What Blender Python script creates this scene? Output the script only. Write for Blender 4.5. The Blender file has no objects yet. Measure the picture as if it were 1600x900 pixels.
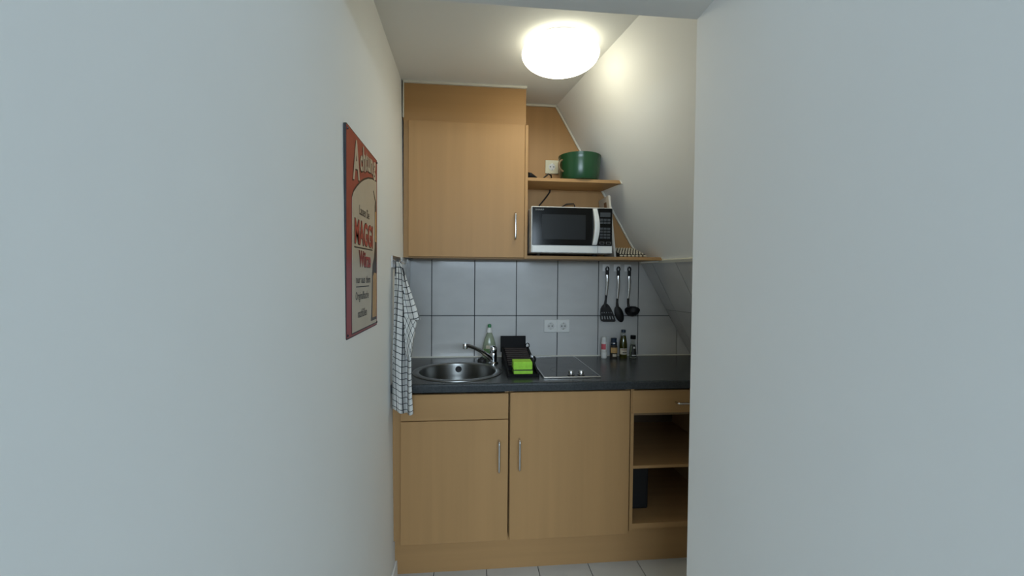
import bpy, bmesh, math, random
from mathutils import Vector, Matrix
random.seed(7)
scene = bpy.context.scene
COL = scene.collection
H = 1.315            # eye height; all z below are measured from eye level, builders add H
XL = lambda z: -0.3347 - 0.0126 * z          # left wall leans very slightly

# ------------------------------------------------------------------ camera, world, light, exposure
def cam_matrix(yaw, pitch, roll):
    cy, sy = math.cos(yaw), math.sin(yaw)
    F = Vector((sy*math.cos(pitch), cy*math.cos(pitch), -math.sin(pitch)))
    R = Vector((cy, -sy, 0)); U = R.cross(F)
    c, s = math.cos(roll), math.sin(roll)
    R2 = c*R + s*U; U2 = -s*R + c*U
    M = Matrix.Identity(4)
    for i in range(3):
        M[i][0], M[i][1], M[i][2] = R2[i], U2[i], -F[i]
    M[0][3], M[1][3], M[2][3] = 0, 0, H
    return M
cd = bpy.data.cameras.new('camera'); cam = bpy.data.objects.new('camera', cd); COL.objects.link(cam)
cd.sensor_width = 36; cd.lens = 670/1600*36; cd.clip_start = 0.02
cam.matrix_world = cam_matrix(math.radians(5.65), math.radians(1.43), math.radians(.5))
scene.camera = cam

w = bpy.data.worlds.new('world'); scene.world = w; w.use_nodes = True
bg = w.node_tree.nodes['Background']; bg.inputs[0].default_value = (.62, .74, 1, 1); bg.inputs[1].default_value = .6

ld = bpy.data.lights.new('window_daylight', 'AREA'); ld.shape = 'RECTANGLE'; ld.size = 2.5; ld.size_y = .6
ld.energy = 104; ld.color = (.70, .86, 1.0)
lo = bpy.data.objects.new('window_daylight', ld); COL.objects.link(lo)
lo.location = (.10, -3.12, .60 + H); lo.rotation_euler = (math.radians(90), 0, 0)   # faces +Y through the window
LAMP_STRENGTH = 8.2

scene.view_settings.view_transform = 'Standard'; scene.view_settings.look = 'None'
scene.view_settings.exposure = 0.0; scene.view_settings.gamma = 1; scene.view_settings.use_curve_mapping = False

# ------------------------------------------------------------------ materials
def newmat(name):
    m = bpy.data.materials.new(name); m.use_nodes = True
    return m, m.node_tree, m.node_tree.nodes['Principled BSDF']
def srgb(r, g, b):
    f = lambda c: c/12.92 if c <= .04045 else ((c+.055)/1.055)**2.4
    return (f(r/255), f(g/255), f(b/255), 1)
def pm(name, col, rough=.5, metal=0, var=.06, scale=(6, 6, 6), bump=0, bscale=60, spec=.5, trans=0, ior=1.45, coat=0, detail=3):
    m, t, b = newmat(name)
    tc = t.nodes.new('ShaderNodeTexCoord'); mp = t.nodes.new('ShaderNodeMapping'); mp.inputs['Scale'].default_value = scale
    nz = t.nodes.new('ShaderNodeTexNoise'); nz.inputs['Scale'].default_value = 1; nz.inputs['Detail'].default_value = detail
    rp = t.nodes.new('ShaderNodeValToRGB'); rp.color_ramp.elements[0].position = .3; rp.color_ramp.elements[1].position = .7
    rp.color_ramp.elements[0].color = tuple(c*(1-var) for c in col[:3]) + (1,)
    rp.color_ramp.elements[1].color = tuple(min(1, c*(1+var)) for c in col[:3]) + (1,)
    t.links.new(tc.outputs['Object'], mp.inputs[0]); t.links.new(mp.outputs[0], nz.inputs[0])
    t.links.new(nz.outputs[0], rp.inputs[0]); t.links.new(rp.outputs[0], b.inputs['Base Color'])
    b.inputs['Roughness'].default_value = rough; b.inputs['Metallic'].default_value = metal
    b.inputs['Specular IOR Level'].default_value = spec; b.inputs['IOR'].default_value = ior
    b.inputs['Transmission Weight'].default_value = trans; b.inputs['Coat Weight'].default_value = coat
    if bump:
        n2 = t.nodes.new('ShaderNodeTexNoise'); n2.inputs['Scale'].default_value = bscale; n2.inputs['Detail'].default_value = 4
        bp = t.nodes.new('ShaderNodeBump'); bp.inputs['Strength'].default_value = bump; bp.inputs['Distance'].default_value = .004
        t.links.new(tc.outputs['Object'], n2.inputs[0]); t.links.new(n2.outputs[0], bp.inputs['Height'])
        t.links.new(bp.outputs[0], b.inputs['Normal'])
    return m
M = {}
M['paint'] = pm('white_wall_paint', (.86, .87, .855), .75, var=.012, scale=(2, 2, 2), bump=.05, bscale=45, spec=.3)
M['ceil'] = pm('ceiling_paint', (.86, .87, .85), .85, var=.012, scale=(2, 2, 2), bump=.06, bscale=45, spec=.2)
M['beech'] = pm('beech_laminate', (.425, .248, .108), .46, var=.045, scale=(26, 26, .9), bump=.02, bscale=200, spec=.22, detail=5)
M['beech_h'] = pm('beech_laminate_crosswise', (.425, .248, .108), .46, var=.045, scale=(.9, 26, 26), spec=.22, detail=5)
M['beech_shaded'] = pm('beech_inside_shade', (.22, .145, .08), .5, var=.06, scale=(.9, 20, 20), spec=.3, detail=5)  # beech darkened, so the shade inside the cabinets is in the colour
M['worktop'] = pm('anthracite_worktop', (.036, .041, .045), .26, var=.25, scale=(160, 160, 160), spec=.5)
M['tile'] = pm('marbled_wall_tile', (.55, .55, .545), .09, var=.05, scale=(5, 5, 9), spec=.5)
M['tile_f'] = pm('floor_tile_glaze', (.60, .60, .58), .30, var=.04, scale=(5, 5, 5), spec=.5)
M['grout'] = pm('dark_grout', (.055, .058, .065), .9, var=.1)
M['white'] = pm('white_plastic', (.70, .70, .68), .35, var=.01)
M['trimw'] = pm('cream_trim', (.68, .66, .58), .45, var=.02)
M['beige'] = pm('aged_ivory_plastic', (.62, .58, .42), .35, var=.02)
M['steel'] = pm('brushed_steel', (.52, .52, .52), .26, 1, var=.06, scale=(40, 40, 4))
M['sinksteel'] = pm('dulled_sink_steel', (.24, .24, .23), .30, 1, var=.08, scale=(40, 40, 4))
M['hookw'] = pm('glossy_hook_plate', (.86, .86, .86), .2, var=.01)
M['chrome'] = pm('chrome', (.62, .63, .65), .10, 1, var=.02)
M['satin'] = pm('satin_handle_metal', (.62, .62, .63), .25, 1, var=.04)
M['black'] = pm('black_plastic', (.008, .008, .009), .5, var=.1, spec=.08)
M['blackm'] = pm('matt_black_nylon', (.010, .010, .011), .55, var=.1)
M['bglass'] = pm('black_ceramic_glass', (.010, .011, .013), .05, var=.05, spec=.6)
M['bpanel'] = pm('black_door_glass', (.006, .0065, .007), .12, var=.05, spec=.18)
M['win_mw'] = pm('microwave_window_mesh', (.020, .022, .024), .3, var=.05, spec=.12)
M['keys'] = pm('grey_key_print', (.045, .052, .060), .3, var=.05)
M['lightkey'] = pm('pale_key_outline', (.20, .20, .20), .4, var=.03)
M['mwwhite'] = pm('silver_white_plastic', (.66, .67, .66), .32, var=.01)
M['green'] = pm('green_enamel', (.010, .060, .022), .25, var=.10, scale=(9, 9, 9), spec=.6)
M['horn'] = pm('amber_handle', (.30, .20, .10), .3, var=.1, trans=.3)
M['sponge'] = pm('lime_sponge', (.33, .66, .06), .85, var=.08, scale=(90, 90, 90), bump=.4, bscale=160)
M['brownrib'] = pm('brown_black_rib', (.013, .007, .007), .55, var=.15)
M['red'] = pm('red_enamel', (.30, .020, .026), .28, var=.10, scale=(8, 8, 8))
M['redl'] = pm('red_lettering', (.42, .040, .035), .35, var=.06)
M['cream'] = pm('cream_enamel', (.52, .46, .36), .30, var=.05, scale=(9, 9, 9))
M['ink'] = pm('black_ink', (.018, .018, .020), .4, var=.1)
M['signedge'] = pm('dark_sign_edge', (.020, .022, .028), .45, var=.1)
M['amber'] = pm('printed_amber', (.50, .29, .10), .35, var=.15, scale=(40, 40, 40))
M['bottle_brown'] = pm('printed_brown_bottle', (.035, .024, .020), .35, var=.15)
M['olive'] = pm('olive_oil', (.115, .105, .010), .08, var=.08, trans=.25)
M['glass'] = pm('clear_glass', (.88, .92, .90), .04, var=.01, trans=1.0, ior=1.3)
M['soap'] = pm('pale_green_soap', (.62, .70, .55), .10, var=.05, trans=.75, ior=1.33)
M['labelgreen'] = pm('green_label', (.10, .20, .07), .45, var=.2, scale=(60, 60, 60))
M['labelcream'] = pm('cream_paper_label', (.55, .50, .40), .55, var=.1, scale=(70, 70, 70))
M['labelorange'] = pm('ochre_paper_label', (.48, .30, .12), .55, var=.15, scale=(70, 70, 70))
M['labeldark'] = pm('black_paper_label', (.020, .020, .018), .5, var=.1)
M['pink'] = pm('red_print', (.60, .10, .13), .5, var=.15)
M['spice'] = pm('dark_peppercorns', (.030, .022, .014), .6, var=.5, scale=(220, 220, 220))
M['navy'] = pm('dark_blue_cap', (.012, .028, .055), .35, var=.1)
M['greencap'] = pm('green_cap', (.03, .20, .07), .35, var=.05)
M['cardboard'] = pm('white_board', (.58, .55, .50), .6, var=.03)
M['brownink'] = pm('brown_print', (.20, .11, .06), .6, var=.1)
M['matdark'] = pm('dark_mat_weave', (.035, .030, .022), .8, var=.2)
M['matbead'] = pm('cream_wooden_bead', (.58, .53, .42), .6, var=.1, scale=(60, 60, 60))
M['greybag'] = pm('charcoal_box', (.010, .0105, .012), .7, var=.15)
M['pane'] = pm('window_glass', (.9, .95, 1), .02, var=.005, trans=1.0, ior=1.05)
M['frame'] = pm('white_window_frame', (.72, .72, .72), .4, var=.01)
M['inner_shade'] = pm('dark_brown_interior_shade', (.10, .065, .035), .7, var=.1)  # shade deep in the open compartments, painted into the rear panel colour

def lamp_mat():
    m, t, b = newmat('lit_opal_glass')
    nz = t.nodes.new('ShaderNodeTexNoise'); nz.inputs['Scale'].default_value = 2
    rp = t.nodes.new('ShaderNodeValToRGB')
    rp.color_ramp.elements[0].color = (1, .945, .72, 1); rp.color_ramp.elements[1].color = (1, .955, .75, 1)
    t.links.new(nz.outputs[0], rp.inputs[0]); t.links.new(rp.outputs[0], b.inputs['Emission Color'])
    ge = t.nodes.new('ShaderNodeNewGeometry'); sx_ = t.nodes.new('ShaderNodeSeparateXYZ'); t.links.new(ge.outputs['Normal'], sx_.inputs[0])
    mr = t.nodes.new('ShaderNodeMapRange'); mr.inputs['From Min'].default_value = -1; mr.inputs['From Max'].default_value = .1
    mr.inputs['To Min'].default_value = LAMP_STRENGTH*1.45; mr.inputs['To Max'].default_value = LAMP_STRENGTH*.24
    t.links.new(sx_.outputs['Z'], mr.inputs['Value']); t.links.new(mr.outputs[0], b.inputs['Emission Strength'])
    b.inputs['Base Color'].default_value = (.85, .84, .80, 1)
    b.inputs['Roughness'].default_value = .25
    return m
M['lamp'] = lamp_mat()

def cloth_mat():
    m, t, b = newmat('checked_tea_towel'); L = t.links
    uv = t.nodes.new('ShaderNodeUVMap'); sp = t.nodes.new('ShaderNodeSeparateXYZ'); L.new(uv.outputs[0], sp.inputs[0])
    def line(sock):
        a = t.nodes.new('ShaderNodeMath'); a.operation = 'DIVIDE'; L.new(sock, a.inputs[0]); a.inputs[1].default_value = .026
        f = t.nodes.new('ShaderNodeMath'); f.operation = 'FRACT'; L.new(a.outputs[0], f.inputs[0])
        c = t.nodes.new('ShaderNodeMath'); c.operation = 'LESS_THAN'; L.new(f.outputs[0], c.inputs[0]); c.inputs[1].default_value = .12
        return c.outputs[0]
    mx = t.nodes.new('ShaderNodeMath'); mx.operation = 'MAXIMUM'; L.new(line(sp.outputs[0]), mx.inputs[0]); L.new(line(sp.outputs[1]), mx.inputs[1])
    mix = t.nodes.new('ShaderNodeMix'); mix.data_type = 'RGBA'; L.new(mx.outputs[0], mix.inputs[0])
    mix.inputs[6].default_value = (.66, .655, .63, 1); mix.inputs[7].default_value = (.030, .032, .042, 1)
    L.new(mix.outputs[2], b.inputs['Base Color']); b.inputs['Roughness'].default_value = .9
    b.inputs['Specular IOR Level'].default_value = .1
    nz = t.nodes.new('ShaderNodeTexNoise'); nz.inputs['Scale'].default_value = 400
    bp = t.nodes.new('ShaderNodeBump'); bp.inputs['Strength'].default_value = .15; L.new(nz.outputs[0], bp.inputs['Height']); L.new(bp.outputs[0], b.inputs['Normal'])
    return m
M['towel'] = cloth_mat()

# ------------------------------------------------------------------ mesh builder
def tag(o, label=None, cat=None, group=None, kind=None):
    if label: o['label'] = label
    if cat: o['category'] = cat
    if group: o['group'] = group
    if kind: o['kind'] = kind
    return o
def thing(name, loc, label, cat, group=None):
    o = bpy.data.objects.new(name, None); COL.objects.link(o); o.empty_display_size = .05
    o.location = (loc[0], loc[1], loc[2] + H)
    return tag(o, label, cat, group)
def origin_of(o):
    v = Vector((0, 0, 0))
    while o is not None:
        v += Vector(o.location); o = o.parent
    return v
class MB:
    def __init__(s): s.v = []; s.f = []
    def add(s, vs, fs):
        n = len(s.v); s.v += [tuple(v) for v in vs]; s.f += [tuple(i+n for i in f) for f in fs]; return s
    def box(s, x0, x1, y0, y1, z0, z1):
        return s.add([(x0,y0,z0),(x1,y0,z0),(x1,y1,z0),(x0,y1,z0),(x0,y0,z1),(x1,y0,z1),(x1,y1,z1),(x0,y1,z1)],
                     [(0,3,2,1),(4,5,6,7),(0,1,5,4),(1,2,6,5),(2,3,7,6),(3,0,4,7)])
    def hexa(s, p):     # 8 points: bottom loop of four, top loop of four
        return s.add(p, [(0,3,2,1),(4,5,6,7),(0,1,5,4),(1,2,6,5),(2,3,7,6),(3,0,4,7)])
    def prism(s, a, b):  # two matching loops
        n = len(a)
        return s.add(list(a)+list(b), [tuple(range(n))[::-1], tuple(range(n, 2*n))] + [(i, (i+1) % n, n+(i+1) % n, n+i) for i in range(n)])
    def lathe(s, c, prof, n=32, axis='z', cap=True):
        vs = []; fs = []
        for r, h in prof:
            for i in range(n):
                a = 2*math.pi*i/n; x, y = r*math.cos(a), r*math.sin(a)
                p = (x, y, h) if axis == 'z' else ((x, h, y) if axis == 'y' else (h, x, y))
                vs.append((c[0]+p[0], c[1]+p[1], c[2]+p[2]))
        for k in range(len(prof)-1):
            for i in range(n):
                j = (i+1) % n; fs.append((k*n+i, k*n+j, (k+1)*n+j, (k+1)*n+i))
        if cap:
            fs.append(tuple(range(n))[::-1]); fs.append(tuple((len(prof)-1)*n+i for i in range(n)))
        return s.add(vs, fs)
    def tube(s, pts, r, n=10, flat=1.0, closed=False):
        P = [Vector(p) for p in pts]; rs = r if isinstance(r, (list, tuple)) else [r]*len(P)
        vs = []; fs = []; up = None; m = len(P)
        for k, p in enumerate(P):
            d = (P[(k+1) % m] - P[k-1]) if closed else ((P[min(k+1, m-1)] - P[max(k-1, 0)]))
            d.normalize()
            if up is None:
                up = Vector((0, 0, 1)) if abs(d.z) < .9 else Vector((0, 1, 0))
            sx = d.cross(up).normalized(); up = sx.cross(d).normalized()
            for i in range(n):
                a = 2*math.pi*i/n; vs.append(p + sx*math.cos(a)*rs[k] + up*math.sin(a)*rs[k]*flat)
        for k in range(m if closed else m-1):
            k2 = (k+1) % m
            for i in range(n):
                j = (i+1) % n; fs.append((k*n+i, k*n+j, k2*n+j, k2*n+i))
        if not closed:
            fs.append(tuple(range(n))[::-1]); fs.append(tuple((m-1)*n+i for i in range(n)))
        return s.add(vs, fs)
    def build(s, name, mat, parent=None, smooth=False, bevel=0, seg=2, label=None, cat=None, kind=None, group=None, at=None, uv=None):
        org = origin_of(parent) if parent else Vector((0, 0, 0))
        if at is not None: org = Vector((at[0], at[1], at[2] + H))
        me = bpy.data.meshes.new(name)
        me.from_pydata([(x-org.x, y-org.y, z+H-org.z) for x, y, z in s.v], [], s.f)
        bm = bmesh.new(); bm.from_mesh(me)
        bmesh.ops.recalc_face_normals(bm, faces=bm.faces)
        if bevel:
            ed = [e for e in bm.edges if len(e.link_faces) == 2 and e.calc_face_angle(0) > .6]
            bmesh.ops.bevel(bm, geom=ed, offset=bevel, segments=seg, affect='EDGES', profile=.5, clamp_overlap=True)
        bm.to_mesh(me); bm.free()
        if uv:
            ul = me.uv_layers.new(name='UVMap')
            for li, l in enumerate(me.loops): ul.data[li].uv = uv[l.vertex_index]
        me.materials.append(M[mat] if isinstance(mat, str) else mat)
        if smooth:
            for p in me.polygons: p.use_smooth = True
            try: me.set_sharp_from_angle(angle=math.radians(40))
            except Exception: pass
        o = bpy.data.objects.new(name, me); COL.objects.link(o)
        if parent: o.parent = parent
        elif at is not None: o.location = org
        return tag(o, label, cat, group, kind)
def bx(*a): return MB().box(*a)
def copy_mesh(o, parent, dloc):
    c = o.copy(); COL.objects.link(c); c.parent = parent
    c.location = Vector(o.location) + Vector(dloc); return c

def text_mesh(txt, fat=0.0):
    cu = bpy.data.curves.new('t', 'FONT'); cu.body = txt; cu.extrude = 0; cu.offset = fat; cu.resolution_u = 3
    ob = bpy.data.objects.new('t', cu); COL.objects.link(ob)
    dg = bpy.context.evaluated_depsgraph_get()
    me = bpy.data.meshes.new_from_object(ob.evaluated_get(dg))
    vs = [v.co.copy() for v in me.vertices]; fs = [tuple(p.vertices) for p in me.polygons]
    bpy.data.objects.remove(ob); bpy.data.curves.remove(cu); bpy.data.meshes.remove(me)
    x0 = min(v.x for v in vs); x1 = max(v.x for v in vs); y0 = min(v.y for v in vs); y1 = max(v.y for v in vs)
    return [((v.x-x0)/(x1-x0), (v.y-y0)/(y1-y0)) for v in vs], fs
def text_part(txt, f, name, mat, parent, fat=0.0):   # f(s,t) -> 3d point, s,t in 0..1 over the word's bounds
    vs, fs = text_mesh(txt, fat)
    mb = MB(); mb.v = [f(a, b) for a, b in vs]; mb.f = fs
    return mb.build(name, mat, parent)

# ------------------------------------------------------------------ the setting
D = 2.45; CEIL = .985; FL = -1.315; CT = -.457
A = Vector((.16, -1, 0)).normalized()                    # along the sloping wall, towards the hall
P0 = Vector((.493, 2.45, .974 + .011))
P0 = Vector((.493 - .011*.583, 2.45, .985))
Bd = Vector((.511, 0, -.876)).normalized()               # down the slope within the back wall
NS = A.cross(Bd).normalized();
if NS.x > 0: NS = -NS                                    # faces into the kitchen
CS = NS.cross(A).normalized()
if CS.z > 0: CS = -CS                                    # straight down the slope
def SX(z, y): return P0.x + (P0.z - z)*(.511/.876) + .16*(D - y)   # slope's x at a height and depth
def SP(a, c, n=0): return P0 + A*a + CS*c + NS*n         # slope coordinates

fl = bx(-2.6, 2.5, -3.2, 2.5, FL-.05, FL-.006).build('floor', 'grout', kind='structure', at=(0, 0, FL))
t0 = None; tw = .2335
for i in range(-2, 11):
    for j in range(0, 9):
        x0 = .317 + (i-1)*tw; y1 = 1.985 - j*tw
        if x0 + tw < -.36 or x0 > 1.75: continue
        if y1 < .3 and (x0 < -1 or x0 > .7): continue
        if t0 is None:
            t0 = bx(x0+.0016, x0+tw-.0016, y1-tw+.0016, y1-.0016, FL-.006, FL).build('floor_tile', 'tile_f', fl, bevel=.0012, seg=1)
            tx, ty = x0, y1
        else:
            copy_mesh(t0, fl, (x0-tx, y1-ty, 0)).name = 'floor_tile'

wb = bx(-.45, 2.3, D+.006, D+.12, FL-.05, CEIL+.1).build('wall_back', 'paint', kind='structure', at=(0, D, FL))
bx(-.334, 1.41, D+.0005, D+.0065, CT-.02, .100).build('grout_bed', 'grout', wb)
wl = MB().hexa([(-2.6, .1, FL-.05), (XL(FL), .1, FL-.05), (XL(FL), D+.02, FL-.05), (-2.6, D+.02, FL-.05),
                (-2.6, .1, 1.1), (XL(1.1), .1, 1.1), (XL(1.1), D+.02, 1.1), (-2.6, D+.02, 1.1)]
               ).build('wall_left', 'paint', kind='structure', at=(-.335, 0, FL))
ce = bx(-2.6, 2.5, -3.2, D+.02, CEIL, CEIL+.1).build('ceiling', 'ceil', kind='structure', at=(0, 0, CEIL))
# sloping attic wall, a thick slab down to the floor
q = [SP(-.1, -.06), SP(1.45, -.06), SP(1.45, 2.75), SP(-.1, 2.75)]
ws = MB().prism([p for p in q], [p - NS*.12 for p in q]).build('wall_right', 'paint', kind='structure', at=(SX(FL, D), D, FL))
# solid wall beside the opening, and the lintel over it
wp = bx(.647, 2.42, .15, 1.2, FL-.02, CEIL+.02).build('wall_opening', 'paint', kind='structure', at=(.647, 1.2, FL), bevel=.006)
bx(-.36, .66, .93, 1.2, .747, CEIL+.02).build('trim_1', 'paint', kind='structure', at=(.15, 1.2, .747), bevel=.005)
# room behind the viewer, with the window the daylight comes from
bx(2.4, 2.5, -3.3, 1.25, FL-.05, CEIL+.1).build('wall_hall_right', 'paint', kind='structure', at=(2.4, 0, FL))
bx(-2.7, -2.6, -3.3, .2, FL-.05, CEIL+.1).build('wall_hall_left', 'paint', kind='structure', at=(-2.6, -1.5, FL))
WX0, WX1, WZ0, WZ1 = -1.2, 1.4, .27, .93
rw = MB().box(-2.7, WX0, -3.3, -3.2, FL-.05, CEIL+.1).box(WX1, 2.5, -3.3, -3.2, FL-.05, CEIL+.1)
rw.box(WX0, WX1, -3.3, -3.2, FL-.05, WZ0).box(WX0, WX1, -3.3, -3.2, WZ1, CEIL+.1)
rw.build('wall_rear', 'paint', kind='structure', at=(0, -3.2, FL))
wf = MB().box(WX0, WX0+.06, -3.28, -3.22, WZ0, WZ1).box(WX1-.06, WX1, -3.28, -3.22, WZ0, WZ1).box(WX0, WX1, -3.28, -3.22, WZ0, WZ0+.06)
wf.box(WX0, WX1, -3.28, -3.22, WZ1-.06, WZ1).box(.07, .13, -3.28, -3.22, WZ0, WZ1)
wfo = wf.build('window_1', 'frame', kind='structure', at=(.10, -3.25, WZ0))
bx(WX0+.06, .07, -3.253, -3.247, WZ0+.06, WZ1-.06).build('pane', 'pane', wfo)
bx(.13, WX1-.06, -3.253, -3.247, WZ0+.06, WZ1-.06).build('pane', 'pane', wfo)
# skirting along the left wall
MB().hexa([(XL(FL), .2, FL), (XL(FL)+.010, .2, FL), (XL(FL)+.010, 1.905, FL), (XL(FL), 1.905, FL),
           (XL(FL), .2, FL+.062), (XL(FL)+.008, .2, FL+.062), (XL(FL)+.008, 1.905, FL+.062), (XL(FL), 1.905, FL+.062)]).build('baseboard_left', 'paint', kind='structure', at=(-.32, 1, FL))

# wall tiles, back wall: columns of .2415, joint at z = -.221
g = .0021; TY0, TY1 = D-.004, D+.001
cols = [(-.334, -.212), (-.212, .029), (.029, .268), (.268, .508), (.508, .751), (.751, .993)]
def tile_box(x0, x1, z0, z1, name='wall_tile'):
    return bx(x0+g, x1-g, TY0, TY1, z0+g, z1-g).build(name, 'tile', wb, bevel=.0015, seg=1)
for x0, x1 in cols:
    tile_box(x0, x1, CT-.02, -.221); tile_box(x0, x1, -.221, .100)
def cut_tile(pts):
    cx = sum(p[0] for p in pts)/len(pts); cz = sum(p[1] for p in pts)/len(pts)
    MB().prism([(x, TY0, z) for x, z in pts], [(x, TY1, z) for x, z in pts]).build('wall_tile', 'tile', wb)
sx = lambda z: SX(z, D)
cut_tile([(.993+g, -.221+g), (sx(-.221)-.002, -.221+g), (sx(.100)-.001, .0985), (.993+g, .0985)])
cut_tile([(.993+g, CT-.018), (1.235-g, CT-.018), (1.235-g, sx and -.300), (sx(-.221+g)-.004, -.221-g), (.993+g, -.221-g)])
cut_tile([(1.235+g, CT-.018), (sx(CT-.018)-.004, CT-.018), (1.235+g, -.303)])
# left wall splash tiles
lt = MB()
for (y0, y1, z0, z1) in [(2.135, 2.30, CT, -.221), (2.30, 2.443, CT, -.221), (2.135, 2.30, -.221, .094), (2.30, 2.443, -.221, .094)]:
    MB().box(-.336, -.3295, y0+g*.7, y1-g*.7, z0+g*.7, z1-g*.7).build('wall_tile', 'tile', wl, bevel=.001, seg=1)
# sloping wall tiles: joints at along = .204, .416; rows at down = 1.02 .. 1.333 .. 1.65
k = (.985-.974)/.867 * .99
rows = [(1.018+k, 1.333+k), (1.333+k, 1.650+k)]
als = [(.004, .204), (.204, .416), (.416, .628), (.628, .84), (.84, 1.05)]
MB().prism([SP(.0, 1.026+k, .0005), SP(1.06, 1.026+k, .0005), SP(1.06, 1.655+k, .0005), SP(.0, 1.655+k, .0005)],
           [SP(.0, 1.026+k, .004), SP(1.06, 1.026+k, .004), SP(1.06, 1.655+k, .004), SP(.0, 1.655+k, .004)]).build('grout_bed', 'grout', ws)
def skew(c): # the back wall cuts the slope on a slant
    return (c)*(CS.y/ -A.y) if False else (D - 0.006 - (P0.y + CS.y*c)) / A.y
for r0, r1 in rows:
    for i, (a0, a1) in enumerate(als):
        b0, b1 = (a0, a0)
        if i == 0: b0, b1 = skew(r0)+.002, skew(r1)+.002
        MB().prism([SP(b0+g, r0+g, .003), SP(a1-g, r0+g, .003), SP(a1-g, r1-g, .003), SP(b1+g, r1-g, .003)],
                   [SP(b0+g, r0+g, .008), SP(a1-g, r0+g, .008), SP(a1-g, r1-g, .008), SP(b1+g, r1-g, .008)]).build('wall_tile', 'tile', ws)
MB().prism([SP(.28, 1.004+k, 0), SP(1.06, 1.004+k, 0), SP(1.06, 1.020+k, 0), SP(.28, 1.020+k, 0)],
           [SP(.28, 1.004+k, .012), SP(1.06, 1.004+k, .012), SP(1.06, 1.020+k, .012), SP(.28, 1.020+k, .012)]).build('tile_bead', 'trimw', ws)
# sealing bead along the worktop
bx(-.325, 1.32, D-.010, D-.003, CT, CT+.006).build('trim_2', 'trimw', kind='structure', at=(.5, D, CT))

# beech panel lining the back wall above the tiles, framed by white trim
pz0 = .114
poly = [(.296, pz0), (SX(pz0, D)-.004, pz0), (SX(.974, D)-.004, .974), (.296, .974)]
bp_ = thing('back_panel', (.6, D, pz0), 'beech panel lining the back wall behind microwave and green pot', 'panel')
MB().prism([(x, D-.008, z) for x, z in poly], [(x, D+.005, z) for x, z in poly]).build('board', 'beech', bp_)
bx(.296, SX(.98, D)-.002, D-.018, D-.007, .972, .984).build('trim', 'trimw', bp_)
tA = (SX(.975, D), .975); tB = (SX(.12, D), .12); off = .013
MB().prism([(tA[0]-off, D-.018, tA[1]), (tA[0]-.001, D-.018, tA[1]), (tB[0]-.001, D-.018, tB[1]), (tB[0]-off, D-.018, tB[1])],
           [(tA[0]-off, D-.007, tA[1]), (tA[0]-.001, D-.007, tA[1]), (tB[0]-.001, D-.007, tB[1]), (tB[0]-off, D-.007, tB[1])]).build('trim', 'trimw', bp_)

# ------------------------------------------------------------------ base units
DF = 1.855      # door fronts
def bar_handle(parent, x, z0, z1, y, r=.0048, out=.028, vertical=True, x1=None):
    mb = MB(); n = 5; rr = .012
    pts = []
    def P(s, o): return (x, y-o, s) if vertical else (s, y-o, z0)
    a, b = (z1, z0) if vertical else (x, x1)
    sg = -1 if a > b else 1
    pts.append(P(a, 0)); 
    for k_ in range(n+1):
        an = math.pi/2*k_/n; pts.append(P(a + sg*rr*(1-math.cos(an)), out - rr + rr*math.sin(an)))
    for k_ in range(n+1):
        an = math.pi/2*k_/n; pts.append(P(b - sg*rr*(1-math.sin(an)), out - rr + rr*math.cos(an)))
    pts.append(P(b, 0))
    mb.tube(pts, r, 10)
    return mb.build('handle', 'satin', parent, smooth=True, label='satin metal bar handle')
DB, DT = -1.160, -.505
u1 = thing('sink_cabinet', (-.06, 2.1, FL), 'beech sink cabinet with false drawer panel, beside the left wall', 'cabinet')
bx(-.291, -.275, DF+.022, 2.44, -1.155, -.500).build('side_panel', 'beech', u1)
bx(.158, .174, DF+.022, 2.44, -1.155, -.500).build('side_panel', 'beech', u1)
bx(-.275, .158, DF+.022, 2.44, -1.155, -1.139).build('bottom_panel', 'beech_shaded', u1)
bx(-.275, .158, 2.425, 2.44, -1.139, -.52).build('rear_panel', 'beech_shaded', u1)
bx(-.326, -.291, DF+.018, DF+.036, -1.150, -.500).build('filler_strip', 'beech', u1)
bx(-.290, .1725, DF, DF+.019, -.620, -.5075).build('drawer_panel', 'beech_h', u1, bevel=.0012, seg=1)
d1 = bx(-.290, .1725, DF, DF+.019, DB, -.6235).build('door', 'beech', u1, bevel=.0012, seg=1)
bar_handle(d1, .132, -.847, -.714, DF)
u2 = thing('tall_door_cabinet', (.45, 2.1, FL), 'beech base cabinet with one full-height door, below the hob', 'cabinet')
bx(.179, .195, DF+.022, 2.44, -1.155, -.500).build('side_panel', 'beech', u2)
bx(.708, .7245, DF+.022, 2.44, -1.155, -.500).build('side_panel', 'beech', u2)
bx(.195, .708, DF+.022, 2.44, -1.155, -1.139).build('bottom_panel', 'beech_shaded', u2)
bx(.195, .708, 2.425, 2.44, -1.139, -.52).build('rear_panel', 'beech_shaded', u2)
d2 = bx(.1805, .7225, DF, DF+.019, DB, DT).build('door', 'beech', u2, bevel=.0012, seg=1)
bar_handle(d2, .2215, -.842, -.709, DF)
u3 = thing('open_cabinet', (.97, 2.1, FL), 'beech base cabinet with a drawer above two open compartments', 'cabinet')
bx(.7275, .7425, DF+.004, 2.44, -1.150, -.500).build('side_panel', 'beech', u3)
bx(1.205, 1.22, DF+.004, 2.44, -1.150, -.500).build('side_panel', 'beech', u3)
bx(.7425, 1.205, DF+.004, 2.44, -1.140, -1.116).build('bottom_panel', 'beech_h', u3)
bx(.7425, 1.205, DF+.006, 2.43, -.864, -.8505).build('shelf', 'beech_h', u3)
bx(.7425, 1.205, 2.43, 2.44, -1.116, -.52).build('rear_panel', 'inner_shade', u3)
bx(.7425, 1.205, DF+.022, 2.40, -.625, -.613).build('drawer_bottom', 'beech_shaded', u3)
d3 = bx(.7325, 1.2155, DF, DF+.019, -.609, DT).build('drawer', 'beech_h', u3, bevel=.0012, seg=1)
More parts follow.
